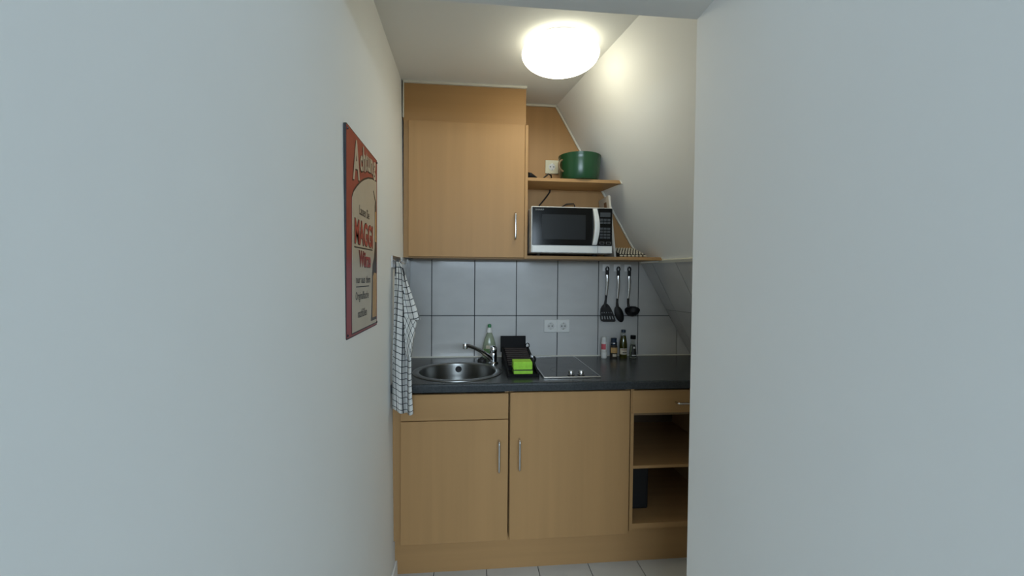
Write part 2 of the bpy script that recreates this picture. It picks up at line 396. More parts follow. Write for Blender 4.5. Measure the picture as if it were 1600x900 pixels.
bar_handle(d3, .937, -.561, 0, DF, vertical=False, x1=1.07)
sb = MB().box(.7425, .775, 2.02, 2.035, -.745, -.738).build('shelf_bracket', 'white', u3)
bx(-.320, 1.24, 1.900, 1.916, FL, -1.152).build('plinth', 'beech_h', label='beech plinth board along the floor below the base cabinets', cat='plinth', at=(.45, 1.9, FL))
bx(.748, .868, 1.975, 2.36, -1.1155, -.885).build('storage_box', 'greybag', label='charcoal box standing in the lower open compartment', cat='box', at=(.79, 2.1, -1.116), bevel=.01)

# worktop with round cut-out
SC = (-.055, 2.077); SR = .188
wt = MB()
x0, x1, y0, y1 = -.3275, .30, 1.841, D-.002
angs = sorted(set([2*math.pi*i/64 for i in range(64)] + [math.atan2(b-SC[1], a-SC[0]) % (2*math.pi) for a in (x0, x1) for b in (y0, y1)]))
def edge(a):
    c, s = math.cos(a), math.sin(a); t = 9
    if c > 1e-9: t = min(t, (x1-SC[0])/c)
    if c < -1e-9: t = min(t, (x0-SC[0])/c)
    if s > 1e-9: t = min(t, (y1-SC[1])/s)
    if s < -1e-9: t = min(t, (y0-SC[1])/s)
    return SC[0]+c*t, SC[1]+s*t
nA = len(angs); vs = []
for a in angs:
    ex, ey = edge(a); cx_, cy_ = SC[0]+SR*math.cos(a), SC[1]+SR*math.sin(a)
    vs += [(cx_, cy_, CT), (ex, ey, CT), (cx_, cy_, CT-.036), (ex, ey, CT-.036)]
fs = []
for i in range(nA):
    j = (i+1) % nA
    fs += [(4*i, 4*i+1, 4*j+1, 4*j), (4*i+2, 4*j+2, 4*j+3, 4*i+3), (4*i, 4*j, 4*j+2, 4*i+2)]
wt.add(vs, fs)
# the left end, right part and the rounded front edge
xr = lambda y, z: SX(z, y) - .004
wt.add([(x1, y0, CT), (xr(y0, CT), y0, CT), (xr(y1, CT), y1, CT), (x1, y1, CT)], [(0, 1, 2, 3)])
wt.add([(x1, y0, CT-.036), (xr(y0, CT), y0, CT-.036), (xr(y1, CT), y1, CT-.036), (x1, y1, CT-.036)], [(3, 2, 1, 0)])
prof = [(y0, CT), (1.8375, CT-.0012), (1.8355, CT-.005), (1.835, CT-.010), (1.835, CT-.0365), (y0, CT-.0365)]
xe = xr(y0, CT)
wt.add([(x0, y, z) for y, z in prof] + [(xe, y, z) for y, z in prof],
       [(i, i+1, 6+i+1, 6+i) for i in range(5)] + [(0, 1, 2, 3, 4, 5), (6, 7, 8, 9, 10, 11)])
wt.add([(xr(y0, CT), y0, CT), (xr(y1, CT), y1, CT), (xr(y1, CT), y1, CT-.036), (xr(y0, CT), y0, CT-.036)], [(0, 1, 2, 3)])
wt.build('worktop', 'worktop', label='dark anthracite worktop running over all base cabinets', cat='worktop', at=(.45, 2.1, CT-.036))

# ------------------------------------------------------------------ sink, tap, things at the sink
sk = thing('round_sink', (SC[0], SC[1], CT), 'round stainless steel sink set into the dark worktop', 'sink')
MB().lathe((SC[0], SC[1], CT), [(.214, .0006), (.2135, .0032), (.205, .0050), (.190, .0052), (.184, .003), (.181, -.003), (.1815, .0)], 64, cap=False).build('rim', 'sinksteel', sk, smooth=True)
MB().lathe((SC[0], SC[1], CT), [(.1815, -.001), (.180, -.012), (.176, -.06), (.168, -.115), (.150, -.140), (.10, -.150), (.03, -.154), (.002, -.154)], 64, cap=False)  .build('bowl', 'sinksteel', sk, smooth=True)
MB().lathe((SC[0], SC[1]+.176, CT-.028), [(.004, .0), (.015, -.0005), (.017, .002), (.017, .008)], 20, axis='y').build('overflow', 'ink', sk)
MB().lathe((SC[0], SC[1]+.174, CT-.028), [(.003, -.001), (.004, .001), (.004, .006)], 12, axis='y').build('overflow_screw', 'chrome', sk)
fx, fy = .128, 2.262
fa = thing('mixer_tap', (fx, fy, CT), 'chrome mixer tap with slanting spout reaching over the sink', 'tap')
MB().lathe((fx, fy, CT), [(.026, .0), (.026, .004), (.022, .008), (.0195, .010)], 28).build('base_flange', 'chrome', fa, smooth=True)
MB().lathe((fx, fy, CT), [(.0185, .009), (.0185, .052), (.0175, .055), (.0175, .058), (.0188, .060), (.0188, .082), (.015, .088)], 28).build('body', 'chrome', fa, smooth=True)
sp0 = Vector((fx-.008, fy-.004, CT+.022)); sp1 = Vector((-.002, fy-.085, CT+.108)); sp2 = Vector((-.020, fy-.098, CT+.113))
pts = [sp0 + (sp1-sp0)*t + Vector((0, 0, .010*math.sin(math.pi*t))) for t in [0, .15, .3, .45, .6, .75, .9, 1]] + [sp2]
MB().tube(pts, [.0135, .0125, .0115, .011, .0105, .010, .010, .010, .009], 14).build('spout', 'chrome', fa, smooth=True)
MB().lathe((sp2.x, sp2.y, sp2.z), [(.0105, .010), (.0125, .005), (.0125, -.016), (.0105, -.018)], 20).build('nozzle', 'chrome', fa, smooth=True)
MB().tube([(fx, fy, CT+.086), (fx-.004, fy-.015, CT+.092), (fx-.012, fy-.055, CT+.100), (fx-.016, fy-.075, CT+.102)], [.016, .014, .009, .007], 12, flat=.55).build('lever', 'chrome', fa, smooth=True)
pl = thing('sink_plug', (.070, 2.325, CT), 'small black sink plug lying behind the sink', 'plug')
MB().lathe((.070, 2.325, CT), [(.024, 0), (.025, .006), (.021, .013), (.018, .014)], 24).build('disc', 'blackm', pl, smooth=True)
MB().tube([(.061, 2.325, CT+.013), (.063, 2.325, CT+.020), (.070, 2.325, CT+.023), (.077, 2.325, CT+.020), (.079, 2.325, CT+.013)], .003, 8).build('grip', 'blackm', pl, smooth=True)
so = thing('dish_soap_bottle', (.112, 2.385, CT), 'clear green dish soap bottle with green cap behind the tap', 'bottle')
def oval(c, prof, ky, n=32):
    mb = MB().lathe((0, 0, 0), prof, n); mb.v = [(c[0]+x, c[1]+y*ky, c[2]+z) for x, y, z in mb.v]; return mb
c = (.112, 2.392, CT)
oval(c, [(.034, 0), (.039, .004), (.0400, .03), (.0385, .06), (.033, .09), (.025, .118), (.016, .140), (.0125, .147)], .6).build('bottle_body', 'soap', so, smooth=True)
oval(c, [(.014, .147), (.0145, .150), (.013, .165), (.009, .176)], .8).build('neck', 'white', so, smooth=True)
oval(c, [(.009, .176), (.0095, .178), (.0095, .190), (.007, .1945)], 1).build('cap', 'greencap', so, smooth=True)
def wrap_label(c, r, z0, z1, a0, a1, ky=1, rtop=None, n=14):
    mb = MB(); vs = []; rt = rtop or r
    for i in range(n+1):
        a = math.radians(a0 + (a1-a0)*i/n)
        vs += [(c[0]+r*math.cos(a), c[1]+r*ky*math.sin(a), c[2]+z0), (c[0]+rt*math.cos(a), c[1]+rt*ky*math.sin(a), c[2]+z1)]
    return mb.add(vs, [(2*i, 2*i+2, 2*i+3, 2*i+1) for i in range(n)])
wrap_label(c, .0412, .035, .060, 218, 322, .62, rtop=.0395).build('label', 'labelgreen', so)
wrap_label(c, .0405, .060, .078, 240, 300, .63, rtop=.037).build('label', 'labelcream', so)
wrap_label(c, .0415, .024, .030, 218, 322, .62).build('label', 'labelcream', so)

# black caddy with two lime sponges
cx0, cx1, cyf, cyb = .176, .322, 1.935, 2.335
cad = thing('dish_caddy', (.25, 2.13, CT), 'black dish caddy with ribbed sloping tray and upright back panel', 'caddy')
bx(cx0, cx1, cyf, cyb, CT, CT+.008).build('base', 'black', cad, bevel=.002)
for xx, nm in ((cx0, 'side'), (cx1-.010, 'side')):
    MB().hexa([(xx, cyf, CT+.008), (xx+.010, cyf, CT+.008), (xx+.010, cyb, CT+.008), (xx, cyb, CT+.008),
               (xx, cyf, CT+.016), (xx+.010, cyf, CT+.016), (xx+.010, cyb-.02, CT+.080), (xx, cyb-.02, CT+.080)]).build('side_wall', 'black', cad, bevel=.0015)
bx(cx0+.010, cx1-.010, cyf, cyf+.006, CT+.008, CT+.014).build('front_lip', 'black', cad)
MB().hexa([(cx0-.006, cyb-.016, CT+.05), (cx1-.014, cyb-.016, CT+.05), (cx1-.014, cyb-.004, CT+.05), (cx0-.006, cyb-.004, CT+.05),
           (cx0-.006, cyb-.010, CT+.136), (cx1-.014, cyb-.010, CT+.136), (cx1-.014, cyb+.002, CT+.136), (cx0-.006, cyb+.002, CT+.136)]).build('back_panel', 'black', cad, bevel=.002)
for i in range(9):
    yy = 2.055 + i*.028; zz = CT+.028 + (yy-2.055)/(2.30-2.055)*.045
    bx(cx0+.012, cx1-.012, yy, yy+.014, zz, zz+.008).build('rib', 'brownrib', cad, bevel=.002, seg=1)
MB().hexa([(cx0+.01, 2.045, CT+.008), (cx1-.01, 2.045, CT+.008), (cx1-.01, 2.315, CT+.008), (cx0+.01, 2.315, CT+.008),
           (cx0+.01, 2.045, CT+.024), (cx1-.01, 2.045, CT+.024), (cx1-.01, 2.315, CT+.072), (cx0+.01, 2.315, CT+.072)]).build('tray', 'black', cad)
MB().tube([(cx1-.008+.010*math.cos(a), 2.296, CT+.088+.013*math.sin(a)) for a in [2*math.pi*i/18 for i in range(18)]], .0028, 8, closed=True).build('side_ring', 'black', cad, smooth=True)
MB().tube([(cx1+.010+.010*math.cos(a), 2.20, CT+.030+.016*math.sin(a)) for a in [2*math.pi*i/18 for i in range(18)]], .0050, 8, closed=True).build('side_ring', 'black', cad, smooth=True)
bx(cx1-.012, cx1+.003, 2.145, 2.165, CT+.050, CT+.062).build('clip', 'steel', cad, bevel=.002)
def sponge(z0, z1, dx, label):
    o = bx(.204+dx, .2925+dx, 1.956, 2.030, z0, z1).build('sponge', 'sponge', bevel=.003, label=label, cat='sponge', group='lime sponges in the black caddy', at=(.248+dx, 1.99, z0))
sponge(CT+.0085, CT+.0265, .0015, 'thin lime green sponge at the bottom of the two-sponge stack')
sponge(CT+.0300, CT+.0665, -.0005, 'thick lime green sponge on top of the two-sponge stack')
# dark scouring sheet between the sponges belongs to the upper one
bx(.2035, .2935, 1.9545, 2.031, CT+.0265, CT+.0300).build('scouring_pad', 'blackm', label='thin black scouring pad sandwiched between the two lime sponges', cat='scouring pad', at=(.248, 1.99, CT+.0265))

# ------------------------------------------------------------------ hob
hb = thing('ceramic_hob', (.47, 2.15, CT), 'black two-zone ceramic hob with steel edge set into worktop', 'hob')
hx0, hx1, hy0, hy1 = .336, .602, 1.902, 2.405
bx(hx0+.006, hx1-.006, hy0+.010, hy1-.006, CT+.0005, CT+.0055).build('glass', 'bglass', hb, bevel=.0008, seg=1)
MB().box(hx0, hx1, hy0, hy0+.010, CT+.0002, CT+.0075).build('edge_strip', 'steel', hb, bevel=.002, seg=1)
for xx in (hx0, hx1-.006): bx(xx, xx+.006, hy0+.010, hy1-.006, CT+.0002, CT+.0072).build('edge_strip', 'steel', hb)
bx(hx0, hx1, hy1-.006, hy1, CT+.0002, CT+.0065).build('edge_strip', 'steel', hb)
for kx in (.472, .520):
    kn = MB().lathe((kx, 1.948, CT+.0055), [(.0150, 0), (.0150, .003), (.0120, .004), (.0120, .019), (.0110, .0205)], 28).build('knob', 'steel', hb, smooth=True)
    MB().lathe((kx, 1.948, CT+.0056), [(.0172, 0), (.0172, .0022), (.0152, .0028)], 28).build('collar', 'ink', kn, smooth=True)
for zy, zr in ((2.06, .072), (2.28, .090)):
    mb = MB(); n = 48; vs = []
    for i in range(n):
        a = 2*math.pi*i/n
        for r in (zr, zr-.0022): vs.append((.468+r*math.cos(a), zy+r*math.sin(a), CT+.00565))
    mb.add(vs, [(2*i, 2*i+1, 2*((i+1) % n)+1, 2*((i+1) % n)) for i in range(n)]).build('zone_ring', 'keys', hb)
bx(.568, .578, 1.945, 1.951, CT+.0055, CT+.0063).build('indicator', 'keys', hb)

# ------------------------------------------------------------------ wall cabinet, shelves
UF = 2.205; UB = 2.44
wc = thing('wall_cabinet', (-.02, 2.32, .095), 'beech wall cabinet with one door and panel up to the ceiling', 'cabinet')
bx(-.309, -.294, UF+.020, UB, .096, .790).build('side_panel', 'beech', wc)
bx(.2805, .296, UF+.0, UB, .096, .782).build('side_panel', 'beech', wc, bevel=.001, seg=1)
bx(-.294, .2805, UF+.020, UB, .096, .110).build('bottom_panel', 'beech_h', wc)
bx(-.294, .2805, UF+.020, UB, .776, .790).build('top_panel', 'beech_h', wc)
bx(-.294, .2805, UB-.008, UB, .110, .776).build('rear_panel', 'beech_shaded', wc)
bx(-.336, -.309, UF+.022, UF+.036, .096, .790).build('filler_strip', 'beech', wc)
bx(-.3385, .2855, UF+.021, UB, .790, .973).build('soffit_panel', 'beech_h', wc)
dr = bx(-.3085, .2790, UF, UF+.019, .1015, .7825).build('door', 'beech', wc, bevel=.0012, seg=1)
bar_handle(dr, .2315, .196, .3275, UF)
bx(-.337, .2885, UF+.010, UB, .973, .9845).build('ceiling_trim', 'trimw', wc)
bx(-.3395, -.334, UF+.012, UF+.022, .80, .973).build('wall_trim', 'trimw', wc)
def shelf_board(name, z0, z1, label, yf=2.22, cap=False):
    xa = .2965
    o = thing(name, (.6, 2.33, z0), label, 'shelf')
    m_ = .002
    MB().hexa([(xa, yf, z0), (SX(z0, yf)-m_-.006, yf, z0), (SX(z0, D-.018)-m_-.012, D-.018, z0), (xa, D-.018, z0),
               (xa, yf, z1), (SX(z1, yf)-m_-.006, yf, z1), (SX(z1, D-.018)-m_-.012, D-.018, z1), (xa, D-.018, z1)]).build('board', 'beech_h', o, bevel=.001, seg=1)
    e0, e1 = SX(z0, yf)-m_, SX(z1, yf)-m_
    MB().hexa([(e0-.007, yf-.001, z0), (e0+.001, yf-.001, z0), (e0-.001, yf+.03, z0), (e0-.009, yf+.03, z0),
               (e1-.007, yf-.001, z1), (e1+.001, yf-.001, z1), (e1-.001, yf+.03, z1), (e1-.009, yf+.03, z1)]).build('end_cap', 'trimw', o)
    return o
shelf_board('wall_shelf', .502, .519, 'upper beech wall shelf carrying the green pot')
shelf_board('wall_shelf', .0975, .114, 'lower beech wall shelf carrying the microwave')

# ------------------------------------------------------------------ microwave
my = 2.130
mw = thing('microwave', (.513, 2.28, .114), 'black and silver microwave oven on the lower wall shelf', 'microwave')
bx(.3055, .7225, my+.018, 2.415, .126, .356).build('case', 'mwwhite', mw, bevel=.004)
bx(.3045, .7230, my, my+.018, .1255, .3570).build('front_frame', 'mwwhite', mw, bevel=.004)
dm = bx(.3095, .6445, my-.005, my+.001, .1635, .3525).build('door', 'bpanel', mw, bevel=.0015)
bx(.359, .581, my-.0058, my-.0045, .193, .317).build('window', 'win_mw', dm)
text_part('SHARP', lambda s, t: (.324+.044*s, my-.0055, .3355+.0075*t), 'logo', 'lightkey', dm, .01)
n = 12; vs = []; 
for i in range(n+1):
    t = i/n; z = .1665 + (.349-.1665)*t; bow = math.sin(math.pi*t)
    xa = .615 + .008*bow; xb = .637 + .011*bow; yo = my-.016-.012*bow
    vs += [(xa, my-.004, z), (xa, yo, z), (xb, yo, z), (xb, my-.004, z)]
fs = [(0, 1, 2, 3), (4*n, 4*n+3, 4*n+2, 4*n+1)]
for i in range(n):
    for j in range(4): fs.append((4*i+j, 4*i+(j+1) % 4, 4*i+4+(j+1) % 4, 4*i+4+j))
MB().add(vs, fs).build('handle', 'mwwhite', dm, bevel=.002, seg=2, smooth=True, label='curved white handle')
cp = bx(.6465, .7195, my-.005, my+.001, .1635, .3535).build('control_panel', 'bpanel', mw, bevel=.0015)
bx(.656, .709, my-.0058, my-.0045, .310, .332).build('display', 'keys', cp)
for r in range(7):
    for q_ in range(3):
        if r in (2,): continue
        bx(.655+q_*.0190, .6705+q_*.0190, my-.0057, my-.0045, .290-r*.0150, .3005-r*.0150).build('key', 'keys', cp)
for q_ in range(2):
    xk = .655 + q_*.033
    b_ = bx(xk, xk+.023, my-.0060, my-.0045, .1715, .1835).build('key', 'lightkey', cp)
    bx(xk+.0015, xk+.0215, my-.0066, my-.0059, .1730, .1820).build('key_face', 'bpanel', b_)
bx(.3095, .7195, my-.0035, my+.001, .1275, .1605).build('lower_strip', 'mwwhite', mw, bevel=.0015)
bx(.6448, .6462, my-.0042, my-.0030, .1280, .3530).build('panel_gap', 'ink', mw)
for xf, yf in ((.36, 2.235), (.66, 2.235), (.36, 2.38), (.66, 2.38)):
    MB().lathe((xf, yf, .114), [(.012, 0), (.013, .012)], 16).build('foot', 'blackm', mw)
# cords
MB().tube([(.520, 2.42, .354), (.522, 2.415, .405), (.545, 2.405, .418), (.585, 2.400, .420), (.592, 2.40, .408), (.592, 2.41, .35)], .0035, 8).build('mains_lead', 'blackm', mw, smooth=True, label='black mains lead')
cz = .519
pg = thing('extension_lead', (.35, 2.27, cz), 'black mains extension lead trailing over the upper shelf and down behind', 'cable')
MB().tube([(.345, 2.272, cz+.012), (.362, 2.275, cz+.006), (.380, 2.275, cz+.005), (.398, 2.28, cz+.020), (.418, 2.29, cz+.038), (.436, 2.31, cz+.036), (.450, 2.36, cz+.020), (.455, 2.425, cz+.006), (.456, 2.438, cz-.012), (.453, 2.436, cz-.03), (.425, 2.425, .45), (.392, 2.42, .41), (.375, 2.42, .358)], .0040, 8).build('flex', 'blackm', pg, smooth=True)
MB().tube([(.302, 2.250, cz+.019), (.315, 2.258, cz+.018), (.335, 2.268, cz+.014), (.352, 2.275, cz+.010)], [.015, .0165, .011, .006], 12).build('coupling', 'blackm', pg, smooth=True)
# white board beside the microwave
cb = thing('cutting_board', (.765, 2.33, .114), 'thin white board with brown mark leaning against the microwave side', 'board')
def lean(z, o): return .775 - (z-.114)*.115 + o
q0 = [(lean(.114, 0), 2.25, .114), (lean(.114, .012), 2.25, .114), (lean(.114, .012), 2.425, .114), (lean(.114, 0), 2.425, .114)]
q1 = [(lean(.445, 0), 2.25, .445), (lean(.445, .012), 2.25, .443), (lean(.445, .012), 2.425, .443), (lean(.445, 0), 2.425, .445)]
MB().hexa(q0+q1).build('board', 'cardboard', cb, bevel=.002)
MB().add([(lean(z, -.0006), y, z) for y, z in ((2.29, .385), (2.335, .385), (2.335, .415), (2.29, .415))], [(0, 1, 2, 3)]).build('print', 'brownink', cb)
# beaded mat on the lower shelf
bmt = thing('beaded_mat', (.87, 2.31, .114), 'folded cream beaded mat lying right of the microwave', 'mat')
def mz(y): return .128 + max(0, (y-2.235))*.27
MB().hexa([(.797, 2.232, .114), (.945, 2.232, .114), (.945, 2.40, .114), (.797, 2.40, .114), (.797, 2.232, .1275), (.945, 2.232, .1275), (.945, 2.40, mz(2.40)), (.797, 2.40, mz(2.40))]).build('backing', 'matdark', bmt, bevel=.002)
b0 = None
bead = MB()
def ball(mb, c, rx, ry, rz):
    prof = [(.35, -.92), (.75, -.66), (1, 0), (.75, .66), (.35, .92)]
    t_ = MB().lathe((0, 0, 0), prof, 8); mb.add([(c[0]+x*rx, c[1]+y*ry, c[2]+z*rz) for x, y, z in t_.v], t_.f)
b0 = None
for r in range(9):
    for q_ in range(9):
        y = 2.242 + r*.0186; x = .806 + q_*.0155 + (.0045 if r % 2 else 0)
        if b0 is None:
            mb = MB(); ball(mb, (x, y, mz(y)+.0015), .0048, .0052, .0042); b0 = mb.build('bead', 'matbead', bmt, smooth=True); bx0, by0, bz0 = x, y, mz(y)
        else: copy_mesh(b0, bmt, (x-bx0, y-by0, mz(y)-bz0)).name = 'bead'
f0 = None
for q_ in range(7):
    x = .808 + q_*.0215
    if f0 is None:
        mb = MB(); ball(mb, (x, 2.231, .1205), .0090, .006, .0058); f0 = mb.build('edge_bead', 'matbead', bmt, smooth=True)
    else: copy_mesh(f0, bmt, (q_*.0215, 0, 0)).name = 'edge_bead'

# green pot
px_, py_ = .591, 2.302
gp = thing('green_pot', (px_, py_, .519), 'dark green two-handled pot on the upper wall shelf', 'pot')
pc = (px_, py_, .519)
MB().lathe(pc, [(.086, .0), (.098, .004), (.104, .02), (.109, .06), (.1125, .105), (.1130, .126), (.1155, .132), (.1155, .137), (.1125, .138), (.109, .130), (.105, .06), (.098, .015), (.0, .010)], 64, cap=False).build('bowl', 'green', gp, smooth=True)
for s_ in (-1, 1):
    pts = []
    for i in range(13):
        a = math.pi*i/12; ang = math.radians(180+22 if s_ < 0 else 200-180-40)
        rr = .104 + .030*math.sin(a); zz = .108 - .060*(1-math.cos(a))/2*1.0
        pts.append((px_+rr*math.cos(ang), py_+rr*math.sin(ang), .519+zz))
    if s_ < 0: MB().tube(pts, .0055, 10).build('handle', 'horn', gp, smooth=True, label='amber loop handle')

# ------------------------------------------------------------------ sockets
def socket_insert(parent, x, y, z, mat, R=.0205):
    ins = MB().lathe((x, y, z), [(R, -.0005), (R+.0012, -.0012), (R+.0012, .0002)], 28, axis='y')
    o = MB().lathe((x, y, z), [(R+.0015, .0003), (R+.0015, -.0016), (R, -.0018), (R-.001, .0)], 28, axis='y', cap=False).build('insert_ring', mat, parent, smooth=True)
    MB().lathe((x, y-.0004, z), [(R-.0008, 0), (R-.0008, .0003)], 28, axis='y').build('well', 'recess' if False else 'keys_in', parent)
    for s_ in (-1, 1):
        MB().lathe((x+s_*.0095, y-.0012, z), [(.0034, 0), (.0034, .0008)], 12, axis='y').build('pin_hole', 'ink', parent)
    for s_ in (-1, 1):
        bx(x-.0032, x+.0032, y-.0022, y-.0006, z+s_*.0165-.0035, z+s_*.0165+.0035).build('earth_clip', 'satin', parent)
M['keys_in'] = pm('socket_well', (.58, .58, .56), .45, var=.02)
ds = thing('double_socket', (.504, D-.004, -.279), 'white double power socket on the tiles above the hob', 'socket')
bx(.4285, .5795, D-.013, D-.004, -.3165, -.2425).build('frame', 'white', ds, bevel=.003)
for x_ in (.4665, .5415):
    o_ = bx(x_-.0355, x_+.0355, D-.0145, D-.0125, -.3145, -.2445).build('face_plate', 'white', ds, bevel=.001, seg=1)
    socket_insert(o_, x_, D-.0150, -.2795, 'white')
us = thing('single_socket', (.464, D-.008, .632), 'aged ivory power socket on the beech panel beside the pot', 'socket')
bx(.4255, .5025, D-.019, D-.008, .5935, .6705).build('frame', 'beige', us, bevel=.003)
socket_insert(us, .464, D-.0195, .632, 'beige', .0195)

# ------------------------------------------------------------------ hooks and kitchen tools
HY = D-.004
ux = (.7935, .8605, .9245)
for i, x_ in enumerate(ux):
    hk = thing('adhesive_hook', (x_, HY, .06), ['small square adhesive hook holding the slotted spatula', 'small square adhesive hook holding the serving spoon', 'small square adhesive hook holding the ladle'][i], 'hook', 'adhesive hooks on the tiles')
    bx(x_-.0205, x_+.0205, HY-.003, HY, .040, .081).build('plate', 'hookw', hk, bevel=.0015)
    MB().tube([(x_, HY-.002, .064), (x_, HY-.010, .062), (x_, HY-.015, .056), (x_, HY-.019, .058), (x_, HY-.020, .064)], .0028, 8).build('peg', 'chrome', hk, smooth=True)
UY = HY-.016
def grip(parent, top, bot, r):
    """flat steel grip with a black hanging end"""
    (xt, zt), (xb, zb) = top, bot
    f = lambda t, dx=0: (xt+(xb-xt)*t+dx, UY-.004*math.sin(math.pi*t), zt+(zb-zt)*t)
    MB().tube([(f(0)[0]+.0085*math.cos(a), UY, zt-.010+.013*math.sin(a)) for a in [2*math.pi*i/18 for i in range(18)]], .0042, 8, closed=True).build('hanging_loop', 'blackm', parent, smooth=True)
    MB().tube([f(.10), f(.16), f(.27)], [.0098, .0100, .0094], 12, flat=.6).build('grip_end', 'blackm', parent, smooth=True)
    MB().tube([f(.25), f(.45, .003), f(.65, .003), f(1.0)], [.0092, .0105, .0092, .0068], 12, flat=.6).build('grip', 'chrome', parent, smooth=True)
sp_ = thing('slotted_spatula', (.795, UY, -.25), 'black slotted spatula with steel grip hanging on the tiles', 'spatula', 'kitchen tools on hooks')
grip(sp_, (.797, .062), (.793, -.100), .008)
MB().tube([(.793, UY, -.095), (.790, UY-.001, -.125), (.787, UY, -.155), (.788, UY, -.17)], [.0070, .0062, .0085, .012], 12, flat=.5).build('neck', 'blackm', sp_, smooth=True)
# blade outline with five pairs of slots, as a strip mesh
def blade():
    # polygon boundary in (x,z): trapezoid leaning; built as grid with holes
    mb = MB(); nx, rows_ = 11, [(-.150, .780, .800), (-.162, .768, .812), (-.178, .7590, .822), (-.198, .7575, .832), (-.204, .7575, .834), (-.218, .7573, .8395), (-.223, .7573, .841), (-.240, .758, .8465), (-.249, .762, .849), (-.254, .775, .842)]
    g_ = [[((xl + (xr_-xl)*i/nx), z) for i in range(nx+1)] for z, xl, xr_ in rows_]
    idx = {}
    def vid(r, i, b):
        key = (r, i, b)
        if key not in idx:
            idx[key] = len(mb.v); x, z = g_[r][i]; mb.v.append((x, UY - .003 + (.003 if b else 0) - .004*((z+.15)/-.1)**2, z))
        return idx[key]
    R_ = len(rows_)
    solid = lambda r, i: 0 <= r < R_-1 and 0 <= i < nx and not (r in (4-1, 5, 6-0) and False) and not ((r in (3, 5, 6)) and i in (1, 3, 5, 7, 9))
    for r in range(R_-1):
        for i in range(nx):
            if not solid(r, i): continue
            mb.f.append((vid(r, i, 0), vid(r, i+1, 0), vid(r+1, i+1, 0), vid(r+1, i, 0)))
            mb.f.append((vid(r, i, 1), vid(r+1, i, 1), vid(r+1, i+1, 1), vid(r, i+1, 1)))
            for (dr_, di, a, b) in ((-1, 0, (r, i), (r, i+1)), (1, 0, (r+1, i), (r+1, i+1)), (0, -1, (r, i), (r+1, i)), (0, 1, (r, i+1), (r+1, i+1))):
                if not solid(r+dr_, i+di): mb.f.append((vid(*a, 0), vid(*b, 0), vid(*b, 1), vid(*a, 1)))
    return mb
blade().build('blade', 'blackm', sp_)
sn = thing('serving_spoon', (.87, UY, -.255), 'black serving spoon with steel grip, middle of the hanging tools', 'spoon', 'kitchen tools on hooks')
grip(sn, (.8635, .062), (.860, -.120), .008)
MB().tube([(.860, UY, -.115), (.8585, UY, -.140), (.860, UY, -.165)], [.0068, .0070, .0095], 12, flat=.6).build('neck', 'blackm', sn, smooth=True)
def bowl_shape(cx, cz, rx, rz, rot, depth, y):
    mb = MB(); n = 28; rings = [0.05, .35, .6, .82, 1.0]; vs = []
    cr, sr = math.cos(rot), math.sin(rot)
    for side in (0, 1):
        for rr in (rings if side == 0 else rings):
            for i in range(n):
                a = 2*math.pi*i/n; u, v = rx*rr*math.cos(a), rz*rr*math.sin(a)
                dd = depth*(1-rr*rr)
                vs.append((cx+u*cr-v*sr, y - (dd if side == 0 else max(dd-.0025, -.0025+0)), cz+u*sr+v*cr))
    fs = []; m = len(rings)
    for k_ in range(m-1):
        for i in range(n):
            j = (i+1) % n
            fs.append((k_*n+i, k_*n+j, (k_+1)*n+j, (k_+1)*n+i)); fs.append(((m+k_)*n+i, (m+k_+1)*n+i, (m+k_+1)*n+j, (m+k_)*n+j))
    for i in range(n):
        j = (i+1) % n; fs.append(((m-1)*n+i, (m-1)*n+j, (2*m-1)*n+j, (2*m-1)*n+i))
    fs.append(tuple(range(n))[::-1]); fs.append(tuple(m*n+i for i in range(n)))
    return mb.add(vs, fs)
bowl_shape(.8720, -.2100, .0255, .0500, math.radians(20), .014, UY).build('spoon_bowl', 'blackm', sn, smooth=True)
la = thing('ladle', (.94, UY, -.235), 'black ladle with steel grip hanging rightmost on the tiles', 'ladle', 'kitchen tools on hooks')
grip(la, (.929, .062), (.925, -.125), .008)
MB().tube([(.925, UY, -.118), (.924, UY-.003, -.145), (.926, UY-.008, -.172)], [.0068, .0068, .0085], 12, flat=.8).build('neck', 'blackm', la, smooth=True)
# ladle cup: bowl hanging with its mouth towards upper right
mbl = MB(); n = 28; vs = []; Rm = .044
prof_o = [(math.cos(a)*Rm, -math.sin(a)*Rm*.92) for a in [i*math.pi/2/7 for i in range(8)]]
prof_i = [(max(.001, r-.003), z+.003) for r, z in prof_o[::-1]]
t_ = MB().lathe((0, 0, 0), prof_o + prof_i, n, cap=False)
rot_ = Matrix.Rotation(math.radians(-6), 3, 'Y') @ Matrix.Rotation(math.radians(28), 3, 'X')
mbl.add([tuple(rot_ @ Vector((v[0], v[1]*.8, v[2])) + Vector((.942, UY-.024, -.182))) for v in t_.v], t_.f).build('cup', 'blackm', la, smooth=True)

# ------------------------------------------------------------------ condiments
BY = 2.383
s1 = thing('salt_shaker', (.769, BY, CT), 'white shaker with a red mark, leftmost of the condiments', 'shaker', 'condiments below the hanging tools')
c = (.769, BY, CT)
MB().lathe(c, [(.0160, 0), (.0172, .002), (.0172, .030), (.0165, .034), (.0168, .060), (.0165, .088), (.0150, .094)], 28).build('body', 'white', s1, smooth=True)
MB().lathe(c, [(.0142, .094), (.0148, .096), (.0140, .116), (.0100, .121)], 28).build('cap', 'mwwhite', s1, smooth=True)
wrap_label(c, .0174, .050, .082, 185, 285).build('label', 'pink', s1)
wrap_label(c, .0176, .034, .046, 200, 340).build('label', 'keys_in', s1)
s2 = thing('spice_jar', (.826, BY, CT), 'glass spice mill with ochre label beside the oil bottle', 'jar', 'condiments below the hanging tools')
c = (.826, BY, CT)
MB().lathe(c, [(.0195, 0), (.0205, .003), (.0205, .066), (.0175, .075)], 28).build('glass', 'spice', s2, smooth=True)
